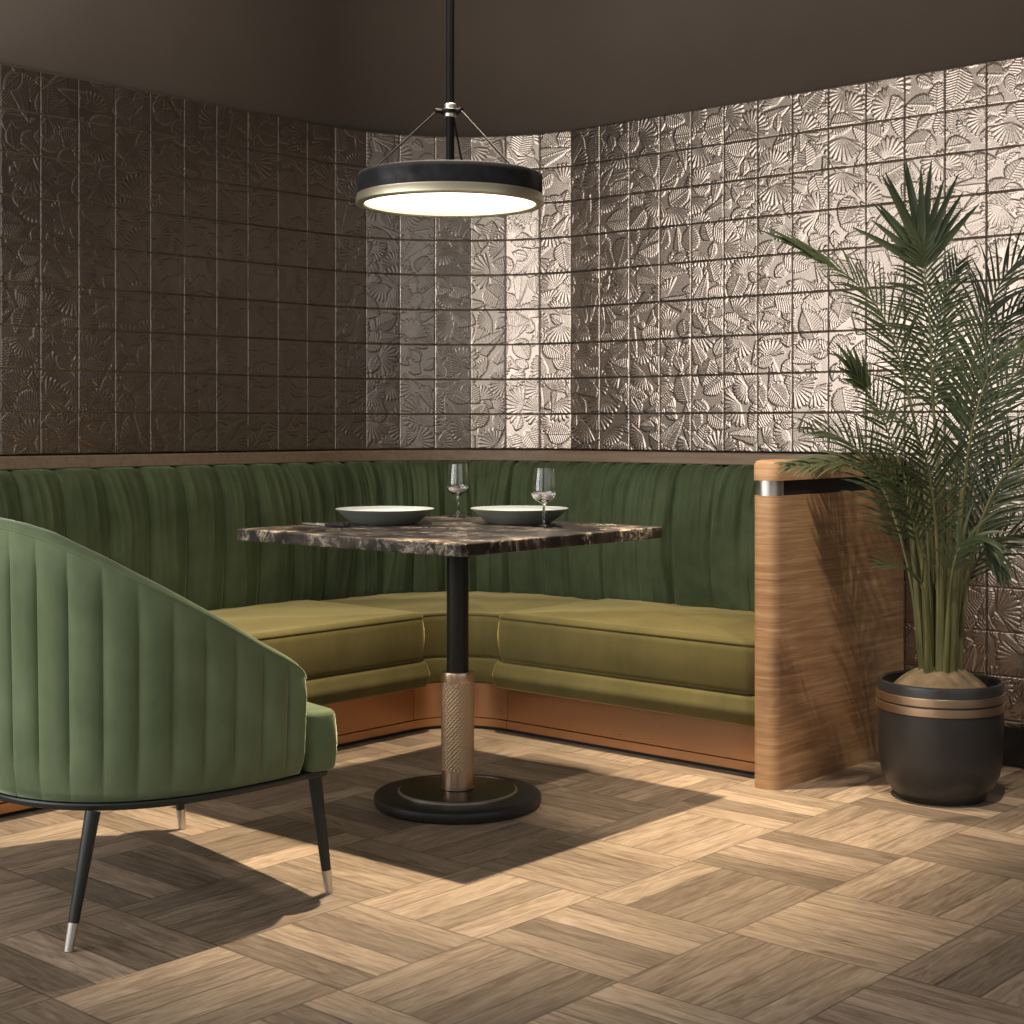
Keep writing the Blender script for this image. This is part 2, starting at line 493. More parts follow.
# core behind the tiles
strip('wall_core_left', [(AX-.02, AY-S*NL), (AX-.02, AY)], 0, ZT, M['plaster'])
strip('wall_core_corner', [(AX-.02, AY)]+[(p[0]-.014, p[1]+.014) for p in PTS[1:-1]]+[(BXW, BYW+.02)], 0, ZT, M['plaster'])
strip('wall_core_right', [(BXW, BYW+.02), (BXW+S*NR, BYW+.02)], 0, ZT, M['plaster'])
strip('wall_plain_right', [(BXW+S*NR, BYW), (XR, BYW)], 0, ZT, M['plaster'])
b = quadbox('baseboard_right', -2.335, XR, BYW-.02, BYW-.003, 0, .118, M['skirt_black'])

# ------------------------------------------------------------------ banquette
ban = thing('corner_banquette', 'long green velvet corner banquette with olive seats and an oak end panel', 'banquette', (-3.9, 4.1, 0))
BO = Vector((-3.9, 4.1, 0))
def put(o):      # geometry is written in world coordinates; move it under the banquette's origin
    o.data.transform(Matrix.Translation(-BO)); o.parent = ban; return o
YE, XE = 2.00, -2.422                 # the two ends of the bench
XF, YF = AX+.714, BYW-.714            # seat fronts
CC = np.array([BXW, AY])              # centre of the corner arc
RW = BXW-AX

def path_pt(s, o):
    """s: 0 at the left end; o: distance off the wall. returns point, inward normal"""
    L1 = AY-YE; L2 = RW*PI/2
    if s < L1: return np.array([AX+o, YE+s]), np.array([1., 0.])
    if s < L1+L2:
        a = (s-L1)/RW
        nrm = np.array([math.cos(a), -math.sin(a)])
        return CC-nrm*(RW-o), nrm
    return np.array([BXW+(s-L1-L2), BYW-o]), np.array([0., -1.])
SL = (AY-YE)+RW*PI/2+(XE-BXW)

# outline cushion
def cushion(name, outline, z0, z1, r_bot, r_top, crown, mat, seam=None, puff=.006, wr=.003, seed=0):
    P = np.array(outline, float); nP = len(P)
    T = np.roll(P, -1, 0)-np.roll(P, 1, 0); T /= np.linalg.norm(T, axis=1)[:, None]
    Nn = np.stack([T[:, 1], -T[:, 0]], 1)        # outward for CCW
    prof = []
    for k in range(5):
        a = PI/2*k/4; prof.append((r_bot*(1-math.sin(a)), z0+r_bot*(1-math.cos(a))))
    zs = seam if seam else z1-r_top
    for k in range(1, 8):
        f = k/8; prof.append((-puff*math.sin(PI*f), z0+r_bot+(zs-.003-z0-r_bot)*f))
    if seam: prof += [(0, zs-.003), (.0035, zs), (.0, zs+.003)]
    zq = zs+.003 if seam else zs
    for k in range(1, 7):
        a = PI/2*k/6; prof.append((r_top*(1-math.cos(a)), zq+(z1-zq)*math.sin(a)))
    V = []; 
    for d, z in prof:
        for i in range(nP): q = P[i]-Nn[i]*d; V.append((q[0], q[1], z))
    inner = P-Nn*r_top; c = inner.mean(0)
    rs = np.random.default_rng(seed); ph = rs.uniform(0, 6, 6)
    for t in (.97, .9, .8, .68, .54, .4, .26, .12):
        for i in range(nP):
            q = c+(inner[i]-c)*t
            wv = wr*(math.sin(q[0]*17+ph[0])*math.sin(q[1]*13+ph[1])+.5*math.sin(q[0]*31+q[1]*22+ph[2]))*(1-t**4)
            V.append((q[0], q[1], z1+crown*(1-t*t)**1.6+wv))
    V.append((c[0], c[1], z1+crown)); m = len(prof)+8
    F = []
    for j in range(m-1):
        for i in range(nP):
            F.append((j*nP+i, j*nP+(i+1) % nP, (j+1)*nP+(i+1) % nP, (j+1)*nP+i))
    for i in range(nP): F.append(((m-1)*nP+i, (m-1)*nP+(i+1) % nP, m*nP))
    F.append(tuple(range(nP))[::-1])
    return put(fix_normals(mesh_obj(name, V, F, mat)))

def rect_outline(x0, x1, y0, y1, r, step=.03):
    out = []
    cs = [(x1-r, y0+r, -PI/2), (x1-r, y1-r, 0), (x0+r, y1-r, PI/2), (x0+r, y0+r, PI)]
    arcs = [[(cx+r*math.cos(a0+PI/2*k/5), cy+r*math.sin(a0+PI/2*k/5)) for k in range(6)] for cx, cy, a0 in cs]
    for i in range(4):
        out += arcs[i]
        p, q = np.array(arcs[i][-1]), np.array(arcs[(i+1) % 4][0])
        k = max(1, int(np.linalg.norm(q-p)/step))
        out += [tuple(p+(q-p)*j/k) for j in range(1, k)]
    return out

YC, XC = 3.668, -3.465                # corner unit boundaries
g = .005
def corner_outline(inset_front, back_o):
    # CCW: along front fillet, right side, back arc, left side
    fl = np.array([XC+.0, YC-.0]); out = []
    r_x, r_y = XC-(XF+.0), (YF)-YC
    x0, y0 = XF-inset_front, YF+inset_front
    pts = []
    for k in range(13):                 # concave front, from the left module's corner to the right one's
        a = PI/2*k/12
        pts.append((XC+g*0-(XC-x0)*math.cos(a), YC+(y0-YC)*math.sin(a)))
    pts[0] = (pts[0][0], YC+g); pts[-1] = (XC-g, pts[-1][1])
    ye = BYW-back_o
    k = 16
    p, q = np.array(pts[-1]), np.array([XC-g, ye])
    side_r = [tuple(p+(q-p)*j/k) for j in range(1, k+1)]
    rr = RW-back_o
    arcp = [(CC[0]-rr*math.cos(a), CC[1]+rr*math.sin(a)) for a in np.linspace(PI/2, 0, 26)]
    arcp = [pnt for pnt in arcp]
    p2, q2 = np.array([AX+back_o, YC+g]), np.array(pts[0])
    side_l = [tuple(p2+(q2-p2)*j/k) for j in range(0, k)]
    o = pts+side_r+arcp+side_l
    return o
ZS = .249
seat_back = .08
lab = None
cushion('seat_cushion', rect_outline(AX+seat_back, XF, YE+.01, YC-g, .045), ZS+.003, .409, .014, .030, .016, M['velvet_seat'], .390, seed=1)
cushion('seat_cushion', corner_outline(.042, seat_back), ZS+.003, .398, .006, .006, .012, M['velvet_seat'], .388, seed=2)
cushion('seat_cushion', rect_outline(XC+g, XE-.003, YF, BYW-seat_back, .045), ZS+.003, .409, .014, .030, .016, M['velvet_seat'], .390, seed=3)
cushion('seat_apron', rect_outline(AX+.1, XF+.004, YE+.01, YC-g+.004, .02), .158, ZS, .02, .022, .0, M['velvet_seat'], None, .008, 0, 4)
cushion('seat_apron', corner_outline(.040, .1), .160, ZS-.003, .010, .010, .0, M['velvet_seat'], None, .004, 0, 5)
cushion('seat_apron', rect_outline(XC+g-.004, XE-.003, YF-.004, BYW-.1, .02), .158, ZS, .02, .022, .0, M['velvet_seat'], None, .008, 0, 6)

# kick plates: recessed copper fronts with a low ledge and a dark foot strip
XK, YK = XF-.075, YF+.075
def band(name, pts, z0, z1, th, mat):
    """a strip of thickness th behind the plan polyline pts (front face on pts)"""
    P = np.array(pts, float); T = np.gradient(P, axis=0); T /= np.linalg.norm(T, axis=1)[:, None]
    Nn = np.stack([-T[:, 1], T[:, 0]], 1)
    V = []; F = []; n_ = len(P)
    for p, q in zip(P, P+Nn*th):
        V += [(p[0], p[1], z0), (p[0], p[1], z1), (q[0], q[1], z1), (q[0], q[1], z0)]
    for i in range(n_-1):
        for k in range(4): F.append((4*i+k, 4*i+(k+1) % 4, 4*i+4+(k+1) % 4, 4*i+4+k))
    F += [(0, 1, 2, 3), (4*n_-1, 4*n_-2, 4*n_-3, 4*n_-4)]
    return put(fix_normals(mesh_obj(name, V, F, mat, None, True, 30)))
def kick_path(which, d):
    x, y = XK+d, YK-d
    if which == 'l': return [(x, YE+.02), (x, (YE+YC)/2), (x, YC-.002)]
    if which == 'r': return [(XC+.002, y), ((XC+XE)/2, y), (XE-.004, y)]
    rx, ry = XC-x, y-YC
    return [(XC-rx*math.cos(a), YC+ry*math.sin(a)) for a in np.linspace(0, PI/2, 16)]
for wch in 'lcr':
    band('kick_plate', kick_path(wch, 0), .040, .156, .02, M['copper'])
for wch in 'lcr':
    band('kick_ledge', kick_path(wch, .006), .012, .038, .026, M['copper'])
for wch in 'lcr':
    band('foot_strip', kick_path(wch, -.006), 0, .012, .02, M['skirt_black'])
# plywood carcass that carries the seats (hidden)
# backrest
nS, nV = 880, 54
PROF = np.array([(.075, .36), (.118, .40), (.128, .47), (.134, .55), (.136, .63), (.134, .70), (.128, .76), (.118, .81), (.104, .848), (.088, .874), (.068, .890), (.045, .896)])
pl_ = np.concatenate([[0], np.cumsum(np.hypot(*np.diff(PROF, axis=0).T))]); pl_ /= pl_[-1]
vv = np.linspace(0, 1, nV)
po = np.interp(vv, pl_, PROF[:, 0]); pz = np.interp(vv, pl_, PROF[:, 1])
for _ in range(3):
    po[1:-1] = (po[:-2]+2*po[1:-1]+po[2:])/4; pz[1:-1] = (pz[:-2]+2*pz[1:-1]+pz[2:])/4
ss = np.linspace(0, SL, nS)
# seam positions measured along the wall
seams = [ .10 ]
while seams[-1] < SL+.2: seams.append(seams[-1]+.1555+random.uniform(-.008, .008))
off0 = 2.66-YE
k0 = round((off0-.10)/.1555); sh = off0-seams[k0]
seams = np.array([q+sh for q in seams]); seams = np.concatenate([[seams[0]-.1555, seams[0]-.311], seams]); seams.sort()
def noise1(x, seed):
    r = np.random.default_rng(seed); tab = r.uniform(-1, 1, 4096)
    i = np.floor(x).astype(int); f = x-i; f = f*f*(3-2*f)
    return tab[i % 4096]*(1-f)+tab[(i+1) % 4096]*f
V = np.zeros((nS, nV, 3))
half = RW*PI/4+(AY-YE)
pleat = np.interp(ss, [0, 1.2, 1.9, half-.1, half+.25, SL], [.4, .3, .65, .4, 1.2, 1.35])
for i, s in enumerate(ss):
    k = np.searchsorted(seams, s); a, b2 = seams[k-1], seams[k]
    t = (s-a)/(b2-a)
    ch = .019*(1-abs(2*t-1)**2.8)-.006
    seamd = -.007*math.exp(-(min(t, 1-t)*(b2-a)/.004)**2)
    topw = np.clip((vv-.45)/.5, 0, 1)
    z = pz
    sv = s+.012*noise1(z*6+k*3.1, 21)
    f1 = 1-np.abs(np.sin(PI*(sv/.062+.8*noise1(np.full_like(z, s)*5+z*.8, 5))))
    f2 = 1-np.abs(np.sin(PI*(sv/.031+1.1*noise1(sv*9+z*1.2, 9))))
    f3 = noise1(sv*70+z*2.0, 31)
    amp = pleat[i]*(.35+.65*topw)*np.clip(vv*8, 0, 1)
    d = (ch+seamd)*np.clip(1.15-.35*topw, 0, 1) + amp*(.018*(f1**1.6-.4)+.011*(f2**1.7-.38)*(.5+.5*topw)+.0045*f3)
    P0, nr = path_pt(s, 0)
    for j in range(nV):
        nz = max(0.0, (vv[j]-.78)/.22)
        oo = po[j]+d[j]*(1-nz*.85)
        p = P0+nr*oo
        V[i, j] = (p[0], p[1], min(pz[j]+d[j]*.5*nz, .8955))
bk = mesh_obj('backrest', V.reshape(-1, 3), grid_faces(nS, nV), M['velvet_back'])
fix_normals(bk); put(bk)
# wooden cap rail above the backrest
def sweep(name, sec, s0, s1, mat, n_=120):
    V = []; F = []; m = len(sec)
    for s in np.linspace(s0, s1, n_):
        for o, z in sec:
            p, nr = path_pt(s, o); V.append((p[0], p[1], z))
    F = grid_faces(n_, m, closed_v=True)
    F += [tuple(range(m)), tuple(range((n_-1)*m, n_*m))[::-1]]
    return put(fix_normals(mesh_obj(name, V, F, mat, None, True, 30)))
sweep('cap_rail', [(.006, .897), (.056, .897), (.058, .900), (.058, .933), (.055, .937), (.006, .937)], 0, SL-.001, M['rail_wood'])

# oak end panel with rounded front
PX0, PX1, PY0, PY1 = XE+.002, -2.338, 3.748, BYW-.004
def panel_outline(i=0.0, r=.03):
    x0, x1, y0, y1 = PX0+i, PX1-i, PY0+i, PY1
    out = []
    for cx, a0, a1 in ((x0+r, PI, 1.5*PI), (x1-r, 1.5*PI, 2*PI)):
        for k in range(9):
            a = a0+(a1-a0)*k/8; out.append((cx+r*math.cos(a), y0+r+r*math.sin(a)))
    return out+[(x1, y1), (x0, y1)]
def prism(name, out, z0, z1, mat, parent=None, top_r=0):
    n_ = len(out); V = [(x, y, z0) for x, y in out]; F = [tuple(range(n_))[::-1]]
    c = np.mean(out, 0); lv = [(0, z1)] if not top_r else [(0, z1-top_r), (top_r*.3, z1-top_r*.3), (top_r, z1)]
    for d, z in lv:
        for x, y in out:
            V.append((x+(c[0]-x)/max(abs(c[0]-x), 1e-6)*min(d, abs(c[0]-x)), y+(d if y < PY0+.05 else 0), z))
    m = len(lv)+1
    for j in range(m-1):
        for i in range(n_): F.append((j*n_+i, j*n_+(i+1) % n_, (j+1)*n_+(i+1) % n_, (j+1)*n_+i))
    F.append(tuple(range((m-1)*n_, m*n_)))
    return put(fix_normals(mesh_obj(name, V, F, mat, None, True, 40)))
ep = prism('end_panel', panel_outline(0), 0, .832, M['oak_panel'])
inl = prism('inlay_core', panel_outline(.012, .022), .832, .876, M['skirt_black']); inl.parent = ep
cap = prism('panel_cap', panel_outline(-.002, .032), .876, .934, M['oak_panel'], None, .014); cap.parent = ep
# bright metal corner piece in the recess
mt = MB(); mt.tube([((PX0+PX1)/2, PY0+.0395, .8325), ((PX0+PX1)/2, PY0+.0395, .8755)], .0375, 40)
mo = put(mt.build('metal_post', M['steel'])); mo.parent = ep; mo['label'] = 'bright brushed steel post'

# ------------------------------------------------------------------ table
TX, TY = -2.930, 3.048
tab = thing('dining_table', 'square dark marble table on a round black pedestal', 'table', (TX, TY, 0), math.radians(1.0))
HA = .4125; OFX, OFY = .022, .000
def slab(name, a, z0, z1, mat, bev):
    b = MB(); b.box(-a, a, -a, a, z0, z1); o = b.build(name, mat, tab, smooth=False); bevel(o, bev, 3); return o
tt = slab('tabletop', HA, .7215, .7525, M['marble'], .004)
b = MB(); b.tube([(OFX, OFY, .33), (OFX, OFY, .7085)], .0300, 32); b.build('column', M['black_metal'], tab)
b = MB(); b.box(-.17, .17, -.17, .17, .7085, .7212); b.build('mounting_plate', M['black_metal'], tab, smooth=False)
NK, MK = 168, 132
zz = np.linspace(.098, .335, MK); an = np.arange(NK)*2*PI/NK
A_, Z_ = np.meshgrid(an, zz)
pat = np.abs(np.sin(12*A_+Z_*270)*np.sin(12*A_-Z_*270))
Rk = .0410+.0045*pat**.7
VK = np.stack([Rk*np.cos(A_), Rk*np.sin(A_), Z_], -1).reshape(-1, 3)
slv = MB(); slv.add(VK, [(j*NK+i, j*NK+(i+1) % NK, (j+1)*NK+(i+1) % NK, (j+1)*NK+i) for j in range(MK-1) for i in range(NK)])
so = slv.build('knurled_sleeve', M['knurl'], tab, sharp=None); so.location = (OFX, OFY, 0); so['label'] = 'knurled brass sleeve'
cl = MB(); cl.lathe([(.0302, .3352), (.0448, .3352), (.0453, .338), (.0453, .358), (.0438, .3625), (.0302, .3625)], 64)
co = cl.build('sleeve_collar', M['brass'], so); 
fr = MB(); fr.lathe([(.020, .0445), (.0440, .0445), (.0455, .0460), (.0455, .0500), (.0436, .0515), (.0436, .0978), (.020, .0978)], 64)
fo = fr.build('column_foot', M['brass'], tab); fo.location = (OFX, OFY, 0)
bs = MB(); bs.lathe([(0, .001), (.216, .001), (.224, .004), (.2275, .010), (.2285, .021), (.2265, .029), (.220, .0335), (.205, .0355), (.150, .0365), (0, .0365)], 96)
bso = bs.build('base_disc', M['satin_black'], tab); bso.location = (OFX, OFY, 0)
cp = MB(); cp.lathe([(0, .036), (.158, .036), (.160, .039), (.158, .0425), (.150, .044), (0, .044)], 96)
cpo = cp.build('base_cover', flat('dark_steel', lin(70, 68, 64), .3, .9), tab)
cpo.location = (OFX, OFY, 0)
rg = MB(); rg.lathe([(.1585, .0365), (.1625, .0365), (.1625, .041), (.1585, .0435)], 96, close=True)
rg.build('base_ring', M['steel'], cpo)

# ------------------------------------------------------------------ tableware
ZTT = .7527
def plate(name, label, x, y):
    t = thing(name, label, 'plate', (x, y, ZTT), 0, 'plates on the marble table')
    o = MB(); o.lathe([(0, .0), (.086, .0), (.092, .003), (.112, .017), (.130, .033), (.1400, .0410), (.1412, .0422), (.1400, .0432)], 96)
    o.build('underside', M['porcelain_shade'], t)
    q = MB(); q.lathe([(.1400, .0432), (.1375, .0428), (.122, .0345)], 96)
    q.build('rim', M['porcelain_grey'], t)
    i = MB(); i.lathe([(.122, .0345), (.110, .0262), (.094, .0165), (.080, .0118), (.05, .0105), (0, .0105)], 96)
    i.build('white_well', M['porcelain_white'], t)
    return t
plate('dinner_plate', 'grey rimmed white plate beside the dark knife and fork', -3.196, 3.050)
plate('dinner_plate', 'grey rimmed white plate behind the half filled wine glass', -2.924, 3.322)

def wine_glass(label, x, y, H=.162, lvl=.088):
    t = thing('wine_glass', label, 'wine glass', (x, y, ZTT), 0, 'wine glasses on the marble table')
    o = MB()
    out = [(.0, .0), (.033, .0), (.0335, .0012), (.028, .003), (.012, .005), (.0045, .009), (.0036, .02), (.0036, .056), (.006, .064), (.018, .071), (.0290, .079), (.0345, .090), (.0350, .098), (.0335, .118), (.0305, .142), (.0280, H)]
    inn = [(.0272, H), (.0296, .142), (.0326, .118), (.0341, .098), (.0336, .0905), (.0280, .0805), (.0170, .0735), (.004, .0685), (0, .068)]
    o.lathe(out+inn, 48)
    o.build('glass_body', M['glass'], t, sharp=60)
    wv = MB()
    wv.lathe([(0, .0684), (.004, .0689), (.0168, .0740), (.0276, .0811), (.0331, .0907), (.0334, .0935), (.032, .0940), (0, .0938)], 48)
    wv.build('water', M['water'], t, sharp=60)
    return t
wine_glass('wine glass with a little water at the back corner of the table', -3.262, 3.420)
wine_glass('wine glass with a little water in front of a white plate', -2.768, 3.246)

def cutlery(name, label, x, y, rz, kind):
    t = thing(name, label, 'cutlery', (x, y, ZTT), rz)
    h = MB()
    h.tube([(.0, 0, .0065), (.02, 0, .0067), (.055, 0, .0062), (.085, 0, .005)], [.0062, .0062, .0052, .0035], 12)
    h.build('handle', M['satin_black'], t)
    bl = MB()
    if kind == 'knife':
        pr_ = [(-.0, .004), (.03, .007), (.07, .0078), (.095, .005), (.108, 0)]
        V = [];
        for xx, ww in pr_: V += [(.083+xx, -ww*.6, .0035), (.083+xx, ww, .0035), (.083+xx, ww, .0050), (.083+xx, -ww*.6, .0050)]
        F = []
        for i in range(len(pr_)-1):
            for k in range(4): F.append((4*i+k, 4*i+(k+1) % 4, 4*i+4+(k+1) % 4, 4*i+4+k))
        F += [(0, 1, 2, 3), (16, 17, 18, 19)]
        bl.add(V, F); bl.build('blade', M['steel'], t, smooth=False)
    else:
        bl.tube([(.083, 0, .005), (.12, 0, .0045), (.135, 0, .004)], [.003, .0028, .004], 8)
        bl.box(.132, .150, -.0105, .0105, .003, .0048)
        for k in range(4):
            yy = -.009+.006*k
            bl.box(.149, .188, yy-.0013, yy+.0013, .003, .0046)
        bl.build('tines', M['steel'], t, smooth=False)
    return t
cutlery('table_knife', 'dark handled table knife lying closest to the table edge', -3.140, 2.846, PI*.985, 'knife')
cutlery('table_fork', 'dark handled fork lying between the knife and a plate', -3.150, 2.872, PI*1.0, 'fork')

# ------------------------------------------------------------------ pendant lamp
LX, LY = -2.930, 3.042
lamp = thing('pendant_lamp', 'round black drum pendant lamp with glowing white underside above the table', 'lamp', (LX, LY, 1.635))
lamp.scale = (.984, .984, .984)
zc = (CEIL-1.635)/.984
b = MB(); b.tube([(0, 0, .082), (0, 0, zc-.03)], .0115, 20); b.build('rod', M['lamp_black'], lamp)
b = MB(); b.lathe([(0, zc-.034), (.058, zc-.034), (.062, zc-.03), (.062, zc-.001), (0, zc-.001)], 48); b.build('ceiling_canopy', M['black_metal'], lamp)
b = MB(); b.lathe([(.0118, .243), (.0155, .243), (.017, .245), (.017, .2535), (.0118, .2535)], 32, close=True)
b.lathe([(.0118, .2645), (.017, .2645), (.017, .2785), (.0155, .2805), (.0118, .2805)], 32, close=True)
col_ = b.build('collar', M['steel'], lamp)
b = MB(); b.lathe([(.0118, .2537), (.026, .2537), (.0275, .2555), (.0275, .2625), (.026, .2643), (.0118, .2643)], 40, close=True)
angs = []
VX = Vector((.7475, .6643, 0)); VD = Vector((-.6643, .7475, 0))
for deg in (80, 200, 320):
    d = VX*math.cos(math.radians(deg))+VD*math.sin(math.radians(deg)); angs.append(d)
    b.tube([d*.022+Vector((0, 0, .259)), d*.044+Vector((0, 0, .259))], .0062, 10)
b.build('hub', M['lamp_black'], lamp)
for d in angs:
    r_ = MB(); r_.tube([d*.040+Vector((0, 0, .257)), d*.226+Vector((0, 0, .0815))], .0028, 8); r_.build('support_rod', M['lamp_black'], lamp)
b = MB(); b.lathe([(.246, .018), (.254, .018), (.2565, .022), (.2565, .0775), (.2545, .0815), (.250, .083), (0, .083), (0, .076), (.246, .076)], 128); b.build('drum_band', M['lamp_band'], lamp)
b = MB(); b.lathe([(.238, .002), (.241, -.002), (.257, -.002), (.2610, .002), (.2615, .015), (.2585, .0205), (.2580, .0255), (.2505, .0255), (.2505, .0205), (.238, .0205)], 128, close=True); rim = b.build('rim_ring', M['champagne'], lamp); rim['label'] = 'champagne metal rim'
b = MB(); b.lathe([(0, .0115), (.2375, .0115), (.2375, .018), (0, .018)], 128); b.build('diffuser', M['diffuser'], lamp)

# ------------------------------------------------------------------ armchair
FW = np.array([.16, .987]); FW /= np.hypot(*FW); CH = (-2.96, 2.04)
rz = math.atan2(-FW[0], FW[1])        # local +Y is the chair's front, +X its right
chair = thing('armchair', 'channel tufted green velvet tub armchair on slim dark legs', 'armchair', (CH[0], CH[1], 0), rz)
def plan(fw):
    return .392-.03*(fw/.228)**2 if fw >= 0 else .392*max(0.0, 1-(-fw/.366)**2.3)**(1/2.3)
fws = np.concatenate([np.linspace(.235, -.30, 260), -.366+.066*np.linspace(1, 0, 260)[1:]**2])
Pp = np.array([(plan(a), a) for a in fws])
Pp = np.concatenate([Pp, [(-x, y) for x, y in Pp[::-1][1:]]])
ar = np.concatenate([[0], np.cumsum(np.hypot(*np.diff(Pp, axis=0).T))]); TOT = ar[-1]
nA = 520
aa = np.linspace(0, TOT, nA)
px = np.interp(aa, ar, Pp[:, 0]); py = np.interp(aa, ar, Pp[:, 1])
for _ in range(6):
    px[1:-1] = (px[:-2]+2*px[1:-1]+px[2:])/4; py[1:-1] = (py[:-2]+2*py[1:-1]+py[2:])/4
tx = np.gradient(px); ty = np.gradient(py); ln = np.hypot(tx, ty); nx_, ny_ = -ty/ln, tx/ln   # candidate normal
if nx_[5]*px[5] < 0: nx_, ny_ = -nx_, -ny_
ZA = [(0, .47), (.004, .487), (.014, .507), (.028, .522), (.0443, .533), (.08, .553), (.1208, .574), (.25, .650), (.364, .714), (.468, .769), (.584, .818), (.658, .834), (.72, .841), (.80, .845), (.849, .846)]
ax_ = np.array([q[0] for q in ZA]); az_ = np.array([q[1] for q in ZA])
am = np.minimum(aa, TOT-aa); ztop = np.interp(am, ax_, az_)
for _ in range(30):
    zt2 = ztop.copy(); zt2[1:-1] = (ztop[:-2]+2*ztop[1:-1]+ztop[2:])/4
    w8 = np.clip((am-.05)/.1, 0, 1); ztop = ztop*(1-w8)+zt2*w8
ZBOT = .276; TK = .052
SP = .0679; first = .0610
n_ch = int((TOT-2*first)/SP+.5); SP = (TOT-2*first)/n_ch
def channel(a):
    f = ((a-first)/SP) % 1.0
    dist = np.minimum(f, 1-f)*SP
    return .0100*np.minimum(1, (1-np.abs(2*f-1)**2.6))-.0035*np.exp(-(dist/.0022)**2)-.0015
chn = np.array([channel(a) if first-.061 <= a <= TOT-first+.061 else 0 for a in aa])
# cross section: outer bottom -> outer top -> rim -> inner top -> inner bottom
nO, nR_, nI = 26, 9, 14
ring = nO+nR_+nI
SV = np.zeros((nA, ring, 3))
endf = np.clip(am/.022, 0, 1); endf = np.sqrt(np.clip(1-(1-endf)**2, 0, 1))     # rounds the two front ends
for i in range(nA):
    P0 = np.array([px[i], py[i]]); Nn = np.array([nx_[i], ny_[i]])
    zt = ztop[i]; k = 0
    mid = -TK/2
    def place(o, z, kk):
        o2 = mid+(o-mid)*(.12+.88*endf[i])
        q = P0+Nn*o2; SV[i, kk] = (q[0], q[1], z)
    for j in range(nO):
        v = j/(nO-1); z = ZBOT+(zt-.022-ZBOT)*v
        lean = .012*v
        e = math.sin(min(1, v*6)*PI/2)
        place(lean-.010*(1-e)+chn[i]*min(1, v*5)*min(1, (1-v)*5+.15), z, k); k += 1
    for j in range(nR_):
        a = PI*(j+1)/(nR_+1)
        place(.012-TK/2+TK/2*math.cos(a), zt-.022+.022*math.sin(a), k); k += 1
    for j in range(nI):
        v = 1-j/(nI-1); place(.012*v-TK+.012-.012*v-.0, ZBOT+(zt-.022-ZBOT)*v, k); k += 1
faces = grid_faces(nA, ring, closed_v=True)
faces += [tuple(range(ring)), tuple(range((nA-1)*ring, nA*ring))[::-1]]
shell = fix_normals(mesh_obj('shell_back', SV.reshape(-1, 3), faces, M['velvet'], chair, True, 80))
# piping along the outer top edge
pp = MB(); pts = []
for i in range(0, nA, 3):
    o = (.012-.003)*endf[i]-.012*(1-endf[i])
    pts.append((px[i]+nx_[i]*o, py[i]+ny_[i]*o, ztop[i]-.014))
pp.tube(pts, .0042, 8); pp.tube([(a_[0]*.996, a_[1]*.996, a_[2]-.016) for a_ in pts[6:-6]], .003, 8); pp.build('piping', M['velvet'], shell)
# seat block
def chair_outline(off, front, wide=.364, r=.034, notch=.238):
    xs = [(px[i]+nx_[i]*off, py[i]+ny_[i]*off) for i in range(0, nA, 8)]
    xs = [q for q in xs if q[1] < notch-.012]
    right = [(xs[0][0], notch-.004), (wide-.045, notch), (wide-.032, notch), (wide-.018, notch+.003), (wide-.008, notch+.010), (wide-.002, notch+.020), (wide, notch+.032)]
    right += [(wide-.001, notch+(front-r-notch-.032)*f+.032) for f in (.5,)]
    right += [(wide-r+r*math.cos(a), front-r+r*math.sin(a)) for a in np.linspace(0, PI/2, 9)[:-1]]
    mid_ = [(x, front+.008*(1-(x/(wide-r))**2)) for x in np.linspace(wide-r, -wide+r, 22)]
    return right+mid_+[(-x, y) for x, y in right[::-1]]+xs[::-1]
def frame_outline(off, front, r=.05):
    xs = [(px[i]+nx_[i]*off, py[i]+ny_[i]*off) for i in range(0, nA, 8)]
    R0 = xs[0][0]
    right = [(R0, front-r-.01)]+[(R0-r+r*math.cos(a), front-r+r*math.sin(a)) for a in np.linspace(0, PI/2, 9)]
    return right+[(x, front) for x in np.linspace(R0-r, -R0+r, 12)[1:-1]]+[(-x, y) for x, y in right[::-1]]+xs[::-1]
def chair_cushion(name, outl, z0, z1, r1, r2, crown, mat, puff):
    global ban, BO
    sb, so_ = ban, BO
    ban, BO = chair, Vector((0, 0, 0))
    o = cushion(name, outl, z0, z1, r1, r2, crown, mat, None, puff, .001)
    ban, BO = sb, so_
    return o
chair_cushion('seat', chair_outline(-.056, .322), .274, .406, .010, .016, .018, M['velvet'], .004)
# dark base frame
bo = frame_outline(-.004, .316); n_ = len(bo)
bf = MB(); V = []
for z, d in ((.258, -.010), (.261, -.002), (.270, 0.0), (.2735, -.002)):
    for x, y in bo:
        l = math.hypot(x, y); V.append((x*(1+d/l), y*(1+d/l), z))
F = [tuple(range(n_))[::-1], tuple(range(3*n_, 4*n_))]
for j in range(3):
    for i in range(n_): F.append((j*n_+i, j*n_+(i+1) % n_, (j+1)*n_+(i+1) % n_, (j+1)*n_+i))
bf.add(V, F); bf.build('base_frame', M['dark_frame'], chair)
for sx, sy, ty_, tx_ in ((1, -1, -.236, .316), (1, 1, .270, .338), (-1, 1, .270, .338), (-1, -1, -.236, .316)):
    top = Vector((sx*tx_, ty_, .260)); ft = Vector((sx*.348, sy*.301, 0.0))
    k = top+(ft-top)*.80
    l_ = MB(); l_.tube([top, k], [.0155, .0108], 16); lo = l_.build('leg', M['dark_frame'], chair)
    c_ = MB(); c_.tube([top+(ft-top)*.798, ft], [.0112, .0088], 16); co_ = c_.build('foot_cap', M['steel'], lo); co_['label'] = 'pale metal foot cap'

